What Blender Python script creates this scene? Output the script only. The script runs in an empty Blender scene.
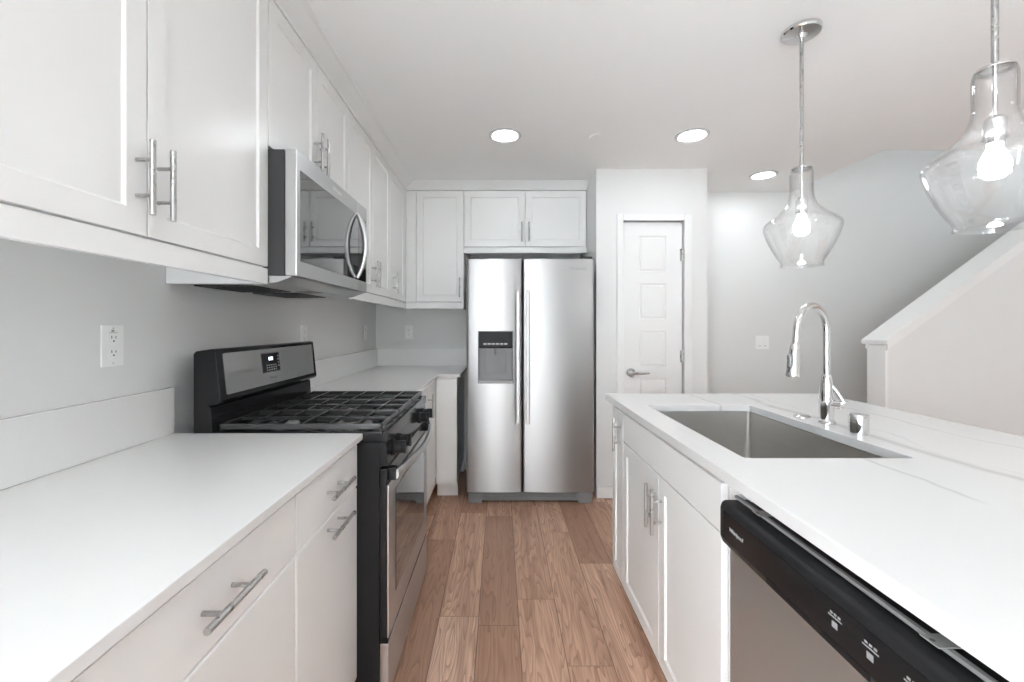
import bpy, bmesh, math, random
from mathutils import Vector, Matrix

PI = math.pi
random.seed(7)
scene = bpy.context.scene
COL = scene.collection

# ------------------------------------------------------------------ camera, world, exposure
F_PX, VPX, VPY, EYE = 432.0, 500.0, 325.5, 1.275
cam_d = bpy.data.cameras.new('camera')
cam_d.sensor_width = 36.0
cam_d.lens = F_PX / 1024 * 36.0
cam_d.shift_x = (512 - VPX) / 1024
cam_d.shift_y = -(341 - VPY) / 1024
cam_d.clip_start = 0.02
cam = bpy.data.objects.new('camera', cam_d)
cam.location = (0, 0, EYE)
cam.rotation_euler = (PI / 2, 0, 0)
COL.objects.link(cam)
scene.camera = cam

world = bpy.data.worlds.new('daylight')
scene.world = world
world.use_nodes = True
bg = world.node_tree.nodes['Background']
bg.inputs[0].default_value = (0.90, 0.955, 1.0, 1)
bg.inputs[1].default_value = 7.0

scene.view_settings.view_transform = 'Standard'
scene.view_settings.look = 'None'
scene.view_settings.gamma = 1.0
scene.view_settings.use_curve_mapping = False
scene.view_settings.exposure = 1.22
scene.cycles.max_bounces = 14
scene.cycles.diffuse_bounces = 8
scene.cycles.transparent_max_bounces = 24
scene.cycles.sample_clamp_indirect = 6.0
scene.cycles.caustics_reflective = False
scene.cycles.caustics_refractive = False
RECESSED_E, BULB_E = 26.0, 32.0

K = F_PX / 420.0
def Y(v):
    return v * K

# ------------------------------------------------------------------ materials
class NT:
    """tiny node helper"""
    def __init__(self, name):
        self.m = bpy.data.materials.new(name)
        self.m.use_nodes = True
        self.t = self.m.node_tree
        self.b = self.t.nodes['Principled BSDF']
        self.out = self.t.nodes['Material Output']
    def n(self, typ, **kw):
        nd = self.t.nodes.new(typ)
        for k, v in kw.items():
            setattr(nd, k, v)
        return nd
    def l(self, a, b):
        self.t.links.new(a, b)
    def math(self, op, a, b=None, c=None):
        nd = self.n('ShaderNodeMath', operation=op)
        for i, v in enumerate((a, b, c)):
            if v is None:
                continue
            if isinstance(v, (int, float)):
                nd.inputs[i].default_value = v
            else:
                self.l(v, nd.inputs[i])
        return nd.outputs[0]
    def comb(self, x, y, z):
        nd = self.n('ShaderNodeCombineXYZ')
        for i, v in enumerate((x, y, z)):
            if isinstance(v, (int, float)):
                nd.inputs[i].default_value = v
            else:
                self.l(v, nd.inputs[i])
        return nd.outputs[0]
    def ramp(self, fac, stops):
        nd = self.n('ShaderNodeValToRGB')
        el = nd.color_ramp.elements
        while len(el) < len(stops):
            el.new(0.5)
        for e, (p, c) in zip(el, stops):
            e.position = p
            e.color = (*c, 1)
        self.l(fac, nd.inputs[0])
        return nd.outputs[0]
    def mix(self, fac, a, b, mode='MIX'):
        nd = self.n('ShaderNodeMix', data_type='RGBA', blend_type=mode)
        for i, v in ((0, fac), (6, a), (7, b)):
            if isinstance(v, (int, float)):
                nd.inputs[i].default_value = v
            elif isinstance(v, tuple):
                nd.inputs[i].default_value = (*v, 1)
            else:
                self.l(v, nd.inputs[i])
        return nd.outputs[2]
    def bump(self, h, strength=0.1, dist=0.01):
        nd = self.n('ShaderNodeBump')
        nd.inputs['Strength'].default_value = strength
        nd.inputs['Distance'].default_value = dist
        self.l(h, nd.inputs['Height'])
        self.l(nd.outputs[0], self.b.inputs['Normal'])

def mat(name, col, rough=0.5, metal=0.0, var=0.03, scale=6.0, bump=0.0, bscale=200.0, coat=0.0, spec=0.5):
    k = NT(name)
    tc = k.n('ShaderNodeTexCoord')
    no = k.n('ShaderNodeTexNoise')
    no.inputs['Scale'].default_value = scale
    no.inputs['Detail'].default_value = 3
    k.l(tc.outputs['Object'], no.inputs['Vector'])
    lo = tuple(max(0, c * (1 - var)) for c in col)
    hi = tuple(min(1, c * (1 + var)) for c in col)
    k.l(k.mix(no.outputs[0], lo, hi), k.b.inputs['Base Color'])
    k.b.inputs['Roughness'].default_value = rough
    k.b.inputs['Metallic'].default_value = metal
    k.b.inputs['Coat Weight'].default_value = coat
    k.b.inputs['Specular IOR Level'].default_value = spec
    if bump:
        n2 = k.n('ShaderNodeTexNoise')
        n2.inputs['Scale'].default_value = bscale
        k.l(tc.outputs['Object'], n2.inputs['Vector'])
        k.bump(n2.outputs[0], bump, 0.002)
    return k.m

def brushed(name, col, rough, stretch, aniso=0.0, var=0.06):
    k = NT(name)
    tc = k.n('ShaderNodeTexCoord')
    mp = k.n('ShaderNodeMapping')
    mp.inputs['Scale'].default_value = stretch
    k.l(tc.outputs['Object'], mp.inputs['Vector'])
    no = k.n('ShaderNodeTexNoise')
    no.inputs['Scale'].default_value = 1.0
    no.inputs['Detail'].default_value = 4
    k.l(mp.outputs[0], no.inputs['Vector'])
    k.l(k.mix(no.outputs[0], tuple(c * (1 - var) for c in col), tuple(min(1, c * (1 + var)) for c in col)), k.b.inputs['Base Color'])
    r = k.n('ShaderNodeMapRange')
    r.inputs[3].default_value = rough * 0.85
    r.inputs[4].default_value = rough * 1.15
    k.l(no.outputs[0], r.inputs[0])
    k.l(r.outputs[0], k.b.inputs['Roughness'])
    k.b.inputs['Metallic'].default_value = 1.0
    k.b.inputs['Anisotropic'].default_value = aniso
    if aniso:
        tg = k.n('ShaderNodeTangent', direction_type='RADIAL', axis='Z')
        k.l(tg.outputs[0], k.b.inputs['Tangent'])
        k.b.inputs['Anisotropic Rotation'].default_value = 0.25
    return k.m

def emit(name, col, strength):
    k = NT(name)
    k.b.inputs['Base Color'].default_value = (*col, 1)
    k.b.inputs['Emission Color'].default_value = (*col, 1)
    k.b.inputs['Emission Strength'].default_value = strength
    return k.m

def glass(name, tint=(1, 1, 1)):
    """thin clear glass: see-through with a Fresnel reflection on each surface"""
    k = NT(name)
    fr = k.n('ShaderNodeFresnel')
    ge = k.n('ShaderNodeNewGeometry')
    # the same index seen from either side of the thin wall
    k.l(k.math('ADD', 1.7, k.math('MULTIPLY', ge.outputs['Backfacing'], 1 / 1.7 - 1.7)), fr.inputs[0])
    tr = k.n('ShaderNodeBsdfTransparent')
    lw = k.n('ShaderNodeLayerWeight')
    lw.inputs[0].default_value = 0.5
    # light crossing the wall at a slant passes through more glass
    k.l(k.mix(k.math('POWER', lw.outputs['Facing'], 3.5), (0.985, 0.985, 0.985), (0.62, 0.63, 0.63)), tr.inputs[0])
    gl = k.n('ShaderNodeBsdfGlossy')
    gl.inputs['Roughness'].default_value = 0.01
    mx = k.n('ShaderNodeMixShader')
    k.l(fr.outputs[0], mx.inputs[0])
    k.l(tr.outputs[0], mx.inputs[1])
    k.l(gl.outputs[0], mx.inputs[2])
    sc_ = k.n('ShaderNodeBsdfTranslucent')
    m2 = k.n('ShaderNodeMixShader')
    m2.inputs[0].default_value = 0.02  # slight white haze mixed in to imitate bloom around the bulb
    k.l(mx.outputs[0], m2.inputs[1])
    k.l(sc_.outputs[0], m2.inputs[2])
    k.l(m2.outputs[0], k.out.inputs[0])
    return k.m

def wood_floor():
    k = NT('oak plank floor')
    tc = k.n('ShaderNodeTexCoord')
    sp = k.n('ShaderNodeSeparateXYZ')
    k.l(tc.outputs['Object'], sp.inputs[0])
    W, L = 0.173, 1.05
    xs = k.math('DIVIDE', k.math('ADD', sp.outputs[0], 0.093), W)
    row = k.math('FLOOR', xs)
    fx = k.math('FRACT', xs)
    w1 = k.n('ShaderNodeTexWhiteNoise', noise_dimensions='1D')
    k.l(row, w1.inputs['W'])
    ys = k.math('ADD', k.math('DIVIDE', sp.outputs[1], L), k.math('MULTIPLY', w1.outputs[0], 7.3))
    pid = k.math('FLOOR', ys)
    fy = k.math('FRACT', ys)
    w2 = k.n('ShaderNodeTexWhiteNoise', noise_dimensions='2D')
    k.l(k.comb(row, pid, 0), w2.inputs['Vector'])
    rnd = w2.outputs[0]
    # cathedral figure
    nz = k.n('ShaderNodeTexNoise')
    nz.inputs['Scale'].default_value = 1.0
    nz.inputs['Detail'].default_value = 2.5
    nz.inputs['Roughness'].default_value = 0.45
    k.l(k.comb(k.math('ADD', k.math('MULTIPLY', sp.outputs[0], 11.0), k.math('MULTIPLY', rnd, 91)),
               k.math('MULTIPLY', sp.outputs[1], 1.1), k.math('MULTIPLY', rnd, 37)), nz.inputs['Vector'])
    ring = k.math('FRACT', k.math('MULTIPLY', nz.outputs[0], 17.0))
    # fine fibre
    fb = k.n('ShaderNodeTexNoise')
    fb.inputs['Scale'].default_value = 1.0
    fb.inputs['Detail'].default_value = 6
    fb.inputs['Roughness'].default_value = 0.7
    k.l(k.comb(k.math('ADD', k.math('MULTIPLY', sp.outputs[0], 150.0), k.math('MULTIPLY', rnd, 50)),
               k.math('MULTIPLY', sp.outputs[1], 4.0), rnd), fb.inputs['Vector'])
    # slow tone drift along each plank
    dr_ = k.n('ShaderNodeTexNoise')
    dr_.inputs['Scale'].default_value = 1.0
    dr_.inputs['Detail'].default_value = 2
    k.l(k.comb(k.math('ADD', k.math('MULTIPLY', sp.outputs[0], 22.0), k.math('MULTIPLY', rnd, 17)),
               k.math('MULTIPLY', sp.outputs[1], 1.3), k.math('MULTIPLY', rnd, 5)), dr_.inputs['Vector'])
    base = k.ramp(rnd, [(0.0, (0.45, 0.262, 0.176)), (0.35, (0.60, 0.365, 0.252)), (0.7, (0.73, 0.470, 0.338)), (1.0, (0.82, 0.565, 0.425))])
    dm = k.n('ShaderNodeMapRange')
    dm.inputs[1].default_value = 0.42
    dm.inputs[2].default_value = 0.66
    dm.inputs[4].default_value = 0.5
    k.l(dr_.outputs[0], dm.inputs[0])
    c = k.mix(dm.outputs[0], base, (0.34, 0.182, 0.118))
    c = k.mix(k.math('MULTIPLY', k.math('POWER', ring, 3.0), 0.62), c, (0.22, 0.108, 0.068))
    fm = k.n('ShaderNodeMapRange')
    fm.inputs[1].default_value = 0.42
    fm.inputs[2].default_value = 0.68
    fm.inputs[3].default_value = 0.0
    fm.inputs[4].default_value = 0.5
    k.l(fb.outputs[0], fm.inputs[0])
    c = k.mix(fm.outputs[0], c, (0.28, 0.15, 0.10))
    gx = k.math('LESS_THAN', k.math('MINIMUM', fx, k.math('SUBTRACT', 1.0, fx)), 0.010)
    gy = k.math('LESS_THAN', k.math('MINIMUM', fy, k.math('SUBTRACT', 1.0, fy)), 0.0012)
    gap = k.math('MAXIMUM', gx, gy)
    c = k.mix(k.math('MULTIPLY', gap, 0.75), c, (0.10, 0.06, 0.045))
    k.l(c, k.b.inputs['Base Color'])
    k.b.inputs['Roughness'].default_value = 0.42
    k.bump(k.math('SUBTRACT', fb.outputs[0], k.math('MULTIPLY', gap, 1.5)), 0.08, 0.002)
    return k.m

def quartz(name, veins):
    k = NT(name)
    tc = k.n('ShaderNodeTexCoord')
    base = (0.72, 0.718, 0.71) if veins else (0.765, 0.762, 0.753)
    nz = k.n('ShaderNodeTexNoise')
    nz.inputs['Scale'].default_value = 260
    k.l(tc.outputs['Object'], nz.inputs['Vector'])
    c = k.mix(nz.outputs[0], tuple(v * 0.985 for v in base), tuple(min(1, v * 1.015) for v in base))
    if veins:
        sp = k.n('ShaderNodeSeparateXYZ')
        k.l(tc.outputs['Object'], sp.inputs[0])
        for x0, amp, fr, wd, off, st in ((1.215, 0.16, 2.2, 0.034, 0.0, 0.6), (0.985, 0.13, 2.6, 0.012, 5.3, 0.55), (1.50, 0.22, 1.8, 0.012, 9.1, 0.5), (1.28, 0.30, 2.9, 0.010, 14.7, 0.4)):
            n1 = k.n('ShaderNodeTexNoise')
            n1.inputs['Scale'].default_value = fr
            n1.inputs['Detail'].default_value = 4
            k.l(k.comb(off, sp.outputs[1], k.math('MULTIPLY', sp.outputs[0], 0.3)), n1.inputs['Vector'])
            line = k.math('ADD', k.math('MULTIPLY', k.math('SUBTRACT', n1.outputs[0], 0.5), amp), x0)
            d = k.math('DIVIDE', k.math('ABSOLUTE', k.math('SUBTRACT', sp.outputs[0], line)), wd)
            n2 = k.n('ShaderNodeTexNoise')
            n2.inputs['Scale'].default_value = 3.0
            n2.inputs['Detail'].default_value = 3
            k.l(k.comb(sp.outputs[0], sp.outputs[1], off), n2.inputs['Vector'])
            msk = k.ramp(n2.outputs[0], [(0.36, (0, 0, 0)), (0.52, (1, 1, 1))])
            bw = k.n('ShaderNodeRGBToBW')
            k.l(msk, bw.inputs[0])
            f = k.math('MULTIPLY', k.math('POWER', k.math('MAXIMUM', k.math('SUBTRACT', 1.0, d), 0.0), 1.6), k.math('MULTIPLY', bw.outputs[0], st))
            c = k.mix(f, c, (0.44, 0.42, 0.40))
    k.l(c, k.b.inputs['Base Color'])
    k.b.inputs['Roughness'].default_value = 0.16
    return k.m

M = {}
M['wall'] = mat('light grey wall paint', (0.735, 0.735, 0.727), 0.75, var=0.012, bump=0.05, bscale=160)
M['bounce_carpet'] = mat('pale grey carpet', (0.55, 0.56, 0.57), 0.95, var=0.06, scale=40, bump=0.3, bscale=400)
M['ceiling'] = mat('flat ceiling paint', (0.90, 0.90, 0.895), 0.9, var=0.01, bump=0.06, bscale=120)
M['trim'] = mat('white trim paint', (0.79, 0.79, 0.78), 0.35, var=0.01)
M['door'] = mat('white door paint', (0.78, 0.78, 0.77), 0.4, var=0.01)
M['cab'] = mat('pale grey cabinet lacquer', (0.83, 0.83, 0.82), 0.28, var=0.012)
M['cab_island'] = mat('island cabinet lacquer', (0.83, 0.83, 0.82), 0.3, var=0.012)
M['floor'] = wood_floor()
M['quartz'] = quartz('white quartz', False)
M['quartz_vein'] = quartz('white veined quartz', True)
M['steel'] = brushed('brushed stainless steel', (0.43, 0.428, 0.425), 0.36, (3, 3, 420), 0.75, 0.025)
M['steel_dw'] = brushed('dishwasher stainless steel', (0.76, 0.785, 0.80), 0.5, (3, 3, 420), 0.6, 0.025)  # base tinted cool to cancel the warm bounce from the floor
M['steel_light'] = brushed('range stainless steel', (0.60, 0.60, 0.60), 0.36, (3, 3, 420), 0.6, 0.025)
M['steel_sink'] = brushed('satin sink steel', (0.58, 0.565, 0.545), 0.38, (160, 4, 60))
M['nickel'] = brushed('satin nickel', (0.47, 0.465, 0.455), 0.28, (60, 60, 60), 0.0, 0.015)
M['chrome'] = mat('polished chrome', (0.76, 0.76, 0.76), 0.05, 1.0, var=0.01)
M['black'] = mat('black enamel', (0.014, 0.014, 0.015), 0.14, var=0.1, spec=0.3)
M['black_satin'] = mat('black satin plastic', (0.018, 0.018, 0.019), 0.36, var=0.1, spec=0.16)
M['iron'] = mat('cast iron', (0.03, 0.03, 0.03), 0.22, var=0.15, spec=0.9)
M['dark_grey'] = mat('dark grey appliance side', (0.05, 0.05, 0.052), 0.45, var=0.08, spec=0.25)
M['liner'] = mat('grey dispenser liner', (0.22, 0.22, 0.225), 0.35, var=0.06)
M['black_glass'] = mat('black oven glass', (0.02, 0.021, 0.022), 0.04, var=0.05, spec=0.8, coat=0.5)
M['mirror_glass'] = mat('dark mirror glass', (0.11, 0.11, 0.112), 0.03, 0.75, var=0.03, spec=1.0, coat=1.0)
M['alu'] = mat('burner aluminium', (0.55, 0.55, 0.54), 0.35, 1.0)
M['galv'] = mat('galvanised steel strip', (0.30, 0.30, 0.295), 0.45, 0.2)
M['plate'] = mat('white wall plate plastic', (0.86, 0.86, 0.85), 0.3, var=0.01)
M['trim_ring'] = mat('lamp trim ring', (0.62, 0.62, 0.615), 0.35, var=0.01)
M['slot'] = mat('dark socket slot', (0.10, 0.10, 0.10), 0.6)
M['mark'] = mat('pale printed marking', (0.55, 0.55, 0.56), 0.5)
M['grey_mark'] = mat('grey printed marking', (0.30, 0.30, 0.31), 0.4)
M['glass'] = glass('clear pendant glass')
M['lamp'] = emit('recessed lamp diffuser', (0.90, 0.96, 1.0), RECESSED_E)
M['bulb'] = emit('glowing bulb', (0.97, 0.985, 1.0), BULB_E)
M['screen'] = emit('clock digits', (0.75, 0.85, 1.0), 1.2)

# ------------------------------------------------------------------ builders
class Fr:
    """a cabinet front: u along the run, n out of the face, z up"""
    def __init__(self, o, U, N):
        o, U, N = Vector(o), Vector(U), Vector(N)
        self.m = Matrix(((U.x, N.x, 0, o.x), (U.y, N.y, 0, o.y), (U.z, N.z, 1, o.z), (0, 0, 0, 1)))

class MB:
    def __init__(self, frame=None):
        self.bm = bmesh.new()
        self.M = frame.m if frame else Matrix.Identity(4)
    def _merge(self, b):
        me = bpy.data.meshes.new('tmp')
        b.to_mesh(me)
        b.free()
        self.bm.from_mesh(me)
        bpy.data.meshes.remove(me)
    def box(self, x0, x1, y0, y1, z0, z1, bev=0.0, seg=2):
        b = bmesh.new()
        bmesh.ops.create_cube(b, size=1.0)
        for v in b.verts:
            v.co = Vector(((x0 + x1) / 2 + v.co.x * (x1 - x0), (y0 + y1) / 2 + v.co.y * (y1 - y0), (z0 + z1) / 2 + v.co.z * (z1 - z0)))
        if bev:
            bmesh.ops.bevel(b, geom=list(b.edges), offset=bev, segments=seg, profile=0.5, affect='EDGES')
        self._merge(b)
        return self
    def prism(self, pts, axis, a0, a1, bev=0.0):
        """closed polygon pts in the two other axes (in x,y,z order), extruded along axis"""
        b = bmesh.new()
        def P(p, a):
            c = list(p)
            c.insert(axis, a)
            return Vector(c)
        v0 = [b.verts.new(P(p, a0)) for p in pts]
        v1 = [b.verts.new(P(p, a1)) for p in pts]
        n = len(pts)
        b.faces.new(v0)
        b.faces.new(v1[::-1])
        for i in range(n):
            b.faces.new((v0[i], v1[i], v1[(i + 1) % n], v0[(i + 1) % n]))
        bmesh.ops.recalc_face_normals(b, faces=list(b.faces))
        if bev:
            bmesh.ops.bevel(b, geom=list(b.edges), offset=bev, segments=2, profile=0.5, affect='EDGES')
        self._merge(b)
        return self
    def tube(self, path, r, seg=12, cap=True, flat=1.0):
        """round (or flattened) tube through the points; r a number or a list"""
        b = bmesh.new()
        path = [Vector(p) for p in path]
        n = len(path)
        rs = r if isinstance(r, (list, tuple)) else [r] * n
        prev = None
        rings = []
        for i, p in enumerate(path):
            if i == 0:
                t = path[1] - path[0]
            elif i == n - 1:
                t = path[-1] - path[-2]
            else:
                t = (path[i + 1] - path[i]).normalized() + (path[i] - path[i - 1]).normalized()
            t.normalize()
            if prev is None:
                ref = Vector((0, 0, 1)) if abs(t.z) < 0.9 else Vector((1, 0, 0))
                a = t.cross(ref).normalized()
            else:
                a = (prev - t * prev.dot(t)).normalized()
            prev = a
            c = t.cross(a)
            rings.append([b.verts.new(p + a * math.cos(2 * PI * k / seg) * rs[i] + c * math.sin(2 * PI * k / seg) * rs[i] * flat) for k in range(seg)])
        for i in range(n - 1):
            for k in range(seg):
                b.faces.new((rings[i][k], rings[i][(k + 1) % seg], rings[i + 1][(k + 1) % seg], rings[i + 1][k]))
        if cap:
            b.faces.new(rings[0][::-1])
            b.faces.new(rings[-1])
        self._merge(b)
        return self
    def cyl(self, p0, p1, r, seg=20, bev=0.0):
        p0, p1 = Vector(p0), Vector(p1)
        if bev:
            d = (p1 - p0).normalized()
            return self.tube([p0, p0 + d * bev * 0.01, p1 - d * bev, p1], [r, r, r, r - bev], seg)
        return self.tube([p0, p1], r, seg)
    def lathe(self, prof, c, seg=40, closed=False):
        """prof: (radius, z) pairs about the vertical through c"""
        b = bmesh.new()
        c = Vector(c)
        rings = []
        for r, z in prof:
            if r < 1e-6:
                rings.append([b.verts.new(c + Vector((0, 0, z)))])
            else:
                rings.append([b.verts.new(c + Vector((r * math.cos(2 * PI * k / seg), r * math.sin(2 * PI * k / seg), z))) for k in range(seg)])
        m = len(rings)
        for i in range(m if closed else m - 1):
            A, B = rings[i], rings[(i + 1) % m]
            for k in range(seg):
                k2 = (k + 1) % seg
                if len(A) == 1 and len(B) == 1:
                    continue
                if len(A) == 1:
                    b.faces.new((A[0], B[k], B[k2]))
                elif len(B) == 1:
                    b.faces.new((A[k], A[k2], B[0]))
                else:
                    b.faces.new((A[k], A[k2], B[k2], B[k]))
        bmesh.ops.recalc_face_normals(b, faces=list(b.faces))
        self._merge(b)
        return self
    def shaker(self, u0, u1, n0, n1, z0, z1, rail=0.050, deep=0.006):
        """five piece door: raised frame, small cove, recessed flat panel"""
        b = bmesh.new()
        bmesh.ops.create_cube(b, size=1.0)
        for v in b.verts:
            v.co = Vector(((u0 + u1) / 2 + v.co.x * (u1 - u0), (n0 + n1) / 2 + v.co.y * (n1 - n0), (z0 + z1) / 2 + v.co.z * (z1 - z0)))
        bmesh.ops.bevel(b, geom=list(b.edges), offset=0.0018, segments=2, profile=0.5, affect='EDGES')
        b.faces.ensure_lookup_table()
        f = max(b.faces, key=lambda q: (round(q.normal.y, 3), q.calc_area()))
        bmesh.ops.inset_region(b, faces=[f], thickness=rail, depth=0, use_even_offset=True)
        bmesh.ops.inset_region(b, faces=[f], thickness=0.0025, depth=-deep * 0.35, use_even_offset=True)
        bmesh.ops.inset_region(b, faces=[f], thickness=0.0035, depth=-deep * 0.65, use_even_offset=True)
        self._merge(b)
        return self
    def build(self, name, material, parent=None, smooth=True, angle=0.6):
        bm = self.bm
        for v in bm.verts:
            v.co = self.M @ v.co
        bmesh.ops.recalc_face_normals(bm, faces=list(bm.faces))
        off = Vector((0, 0, 0))
        p = parent
        while p is not None:
            off += p.location
            p = p.parent
        for v in bm.verts:
            v.co -= off
        me = bpy.data.meshes.new(name)
        if smooth:
            for f in bm.faces:
                f.smooth = True
            for e in bm.edges:
                if len(e.link_faces) == 2 and e.calc_face_angle(0) > angle:
                    e.smooth = False
        bm.to_mesh(me)
        bm.free()
        me.materials.append(material)
        o = bpy.data.objects.new(name, me)
        COL.objects.link(o)
        if smooth:
            wn = o.modifiers.new('flat faces', 'WEIGHTED_NORMAL')
            wn.keep_sharp = True
            wn.weight = 90
        if parent is not None:
            o.parent = parent
        return o

def tag(o, label, cat, group=None):
    o['label'] = label
    o['category'] = cat
    if group:
        o['group'] = group
    return o

def thing(name, loc, label, cat, group=None):
    o = bpy.data.objects.new(name, None)
    o.location = loc
    o.empty_display_size = 0.1
    COL.objects.link(o)
    return tag(o, label, cat, group)

def struct(name, mb, m, **kw):
    o = mb.build(name, m, **kw)
    o['kind'] = 'structure'
    return o

def text(name, s, pos, right, up, size, m, parent, extrude=0.0004):
    cu = bpy.data.curves.new(name, 'FONT')
    cu.body = s
    cu.size = size
    cu.extrude = extrude
    cu.align_x = 'CENTER'
    cu.align_y = 'CENTER'
    cu.shear = 0.25
    tmp = bpy.data.objects.new(name + '_curve', cu)
    COL.objects.link(tmp)
    dg = bpy.context.evaluated_depsgraph_get()
    me = bpy.data.meshes.new_from_object(tmp.evaluated_get(dg))
    bpy.data.objects.remove(tmp)
    bpy.data.curves.remove(cu)
    R, U = Vector(right), Vector(up)
    N = R.cross(U)
    off = Vector((0, 0, 0))
    p = parent
    while p is not None:
        off += p.location
        p = p.parent
    pos = Vector(pos) - off
    for v in me.vertices:
        v.co = pos + R * v.co.x + U * v.co.y + N * v.co.z
    me.materials.clear()
    me.materials.append(m)
    o = bpy.data.objects.new(name, me)
    COL.objects.link(o)
    o.parent = parent
    return o

# ------------------------------------------------------------------ setting
CEIL = 2.435
XL = -1.098                       # left wall face
YB = Y(3.72)                      # kitchen back wall face
YH = Y(3.64)                      # hall wall face
YP = Y(3.11)                      # pantry front face
XP0, XP1 = 0.713, 1.5355
XS, YS = 2.531, Y(2.776)          # stair opening corner
XR, YR = 5.2, -2.8

struct('floor', MB().box(XL - 0.1, XR + 0.1, -0.5, YB + 0.1, -0.1, 0.0), M['floor'], smooth=False)
struct('floor_added_bounce', MB().box(XL - 0.1, XR + 0.1, YR - 0.1, -0.5, -0.1, 0.0), M['bounce_carpet'], smooth=False)  # unseen pale carpet added so light bounces back neutral instead of warm
struct('ceiling', MB().box(XL - 0.1, XS, YR - 0.1, YB + 0.1, CEIL, CEIL + 0.28)
       .box(XS, XR + 0.1, YR - 0.1, YS, CEIL, CEIL + 0.28), M['ceiling'], smooth=False)
WL0, WL1 = -2.75, -0.85
struct('wall_left', MB().box(XL - 0.1, XL, WL1, YB + 0.1, 0, CEIL).box(XL - 0.1, XL, YR, WL0, 0, CEIL)
       .box(XL - 0.1, XL, WL0, WL1, 2.33, CEIL), M['wall'], smooth=False)
wm = MB()
for y in (WL0, (WL0 + WL1) / 2 - 0.03, WL1 - 0.06):
    wm.box(XL - 0.08, XL - 0.02, y, y + 0.06, 0, 2.33)
wm.box(XL - 0.08, XL - 0.02, WL0 + 0.06, WL1 - 0.06, 0, 0.06).box(XL - 0.08, XL - 0.02, WL0 + 0.06, WL1 - 0.06, 2.27, 2.33)
struct('added_window_2', wm, M['trim'], smooth=False)  # out-of-view window added to throw daylight on the island fronts
struct('wall_back', MB().box(XL, XP1, YB, YB + 0.1, 0, CEIL), M['wall'], smooth=False)
DX0, DX1, DZ1 = 0.906, 1.367, 2.055   # pantry door opening
struct('wall_pantry', MB().box(XP0, DX0, YP, YP + 0.1, 0, CEIL).box(DX1, XP1, YP, YP + 0.1, 0, CEIL)
       .box(DX0, DX1, YP, YP + 0.1, DZ1, CEIL)
       .box(XP0, XP0 + 0.1, YP + 0.1, YB, 0, CEIL).box(XP1 - 0.1, XP1, YP + 0.1, YH, 0, CEIL).box(XP1 - 0.1, XP1, YH + 0.1, YB, 0, CEIL), M['wall'], smooth=False)
struct('wall_hall', MB().box(XP1 - 0.1, XS, YH, YH + 0.1, 0, CEIL).box(XS, XR, YH, YH + 0.1, 0, 5.0), M['wall'], smooth=False)
struct('wall_right', MB().box(XR, XR + 0.1, YR, YH + 0.1, 0, 5.0), M['wall'], smooth=False)
struct('wall_stairwell', MB().box(XS - 0.1, XS - 0.001, YS, YH, CEIL + 0.28, 5.0).box(XS - 0.1, 3.0, YS - 0.1, YS - 0.001, CEIL + 0.28, 5.0).box(3.0, 4.6, YS - 0.1, YS - 0.001, CEIL + 0.28, 4.2).box(3.0, 4.6, YS - 0.1, YS - 0.001, 4.5, 5.0).box(4.6, XR, YS - 0.1, YS - 0.001, CEIL + 0.28, 5.0)
       .box(XS - 0.1, XR, YS - 0.1, YH + 0.1, 5.0, 5.1), M['wall'], smooth=False)  # high opening in the front side added to brighten the stairwell
# wall behind the camera, with one narrow window added to let in daylight
wr = MB()
for a, b in ((XL, -0.15), (0.25, XR)):
    wr.box(a, b, YR - 0.1, YR, 0, CEIL)
wr.box(-0.15, 0.25, YR - 0.1, YR, 2.33, CEIL)
struct('wall_rear', wr, M['wall'], smooth=False)
for i, (a, b, nb) in enumerate(((-0.15, 0.25, 1),)):
    wm = MB()
    for q in range(nb + 1):
        x = a + (b - a - 0.06) * q / nb
        wm.box(x, x + 0.06, YR - 0.08, YR - 0.02, 0, 2.33)
    wm.box(a + 0.06, b - 0.06, YR - 0.08, YR - 0.02, 0, 0.06).box(a + 0.06, b - 0.06, YR - 0.08, YR - 0.02, 2.27, 2.33)
    struct('added_window_%d' % (3 if i else 1), wm, M['trim'], smooth=False)

# baseboards
struct('baseboard_pantry', MB().box(XP0, DX0 - 0.046, YP - 0.014, YP, 0, 0.085, 0.003).box(DX1 + 0.05, XP1 + 0.014, YP - 0.014, YP, 0, 0.085, 0.003)
       .box(XP1, XP1 + 0.014, YP, YH - 0.014, 0, 0.085, 0.003), M['trim'])
struct('baseboard_hall', MB().box(XP1 + 0.014, XS + 0.3, YH - 0.014, YH, 0, 0.085, 0.003), M['trim'])

# pantry door: casing, five panel leaf, hinges, lever
dr = MB()
t0 = 0.016
dr.box(DX0 - 0.043, DX0 + 0.006, YP - t0, YP, 0, DZ1 + 0.043, 0.004).box(DX1 - 0.006, DX1 + 0.05, YP - t0, YP, 0, DZ1 + 0.043, 0.004)
dr.box(DX0 + 0.006, DX1 - 0.006, YP - t0, YP, DZ1 - 0.006, DZ1 + 0.043, 0.004)
struct('trim_door', dr, M['trim'])
b = bmesh.new()
LX0, LX1, LY0, LY1, LZ0, LZ1 = DX0 + 0.010, DX1 - 0.010, YP + 0.022, YP + 0.056, 0.012, DZ1 - 0.011
xs = [LX0, 1.036, 1.238, LX1]
pz = [(0.31 - 0.06, 0.31 + 0.205)]
tops = [1.942, 1.588, 1.234, 0.880, 0.526]
zs = [LZ0]
for t in reversed(tops):
    zs += [t - 0.268, t]
zs.append(LZ1)
grid = [[b.verts.new((x, LY0, z)) for z in zs] for x in xs]
pan = []
for i in range(3):
    for j in range(len(zs) - 1):
        f = b.faces.new((grid[i][j], grid[i + 1][j], grid[i + 1][j + 1], grid[i][j + 1]))
        if i == 1 and j % 2 == 1:
            pan.append(f)
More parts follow.
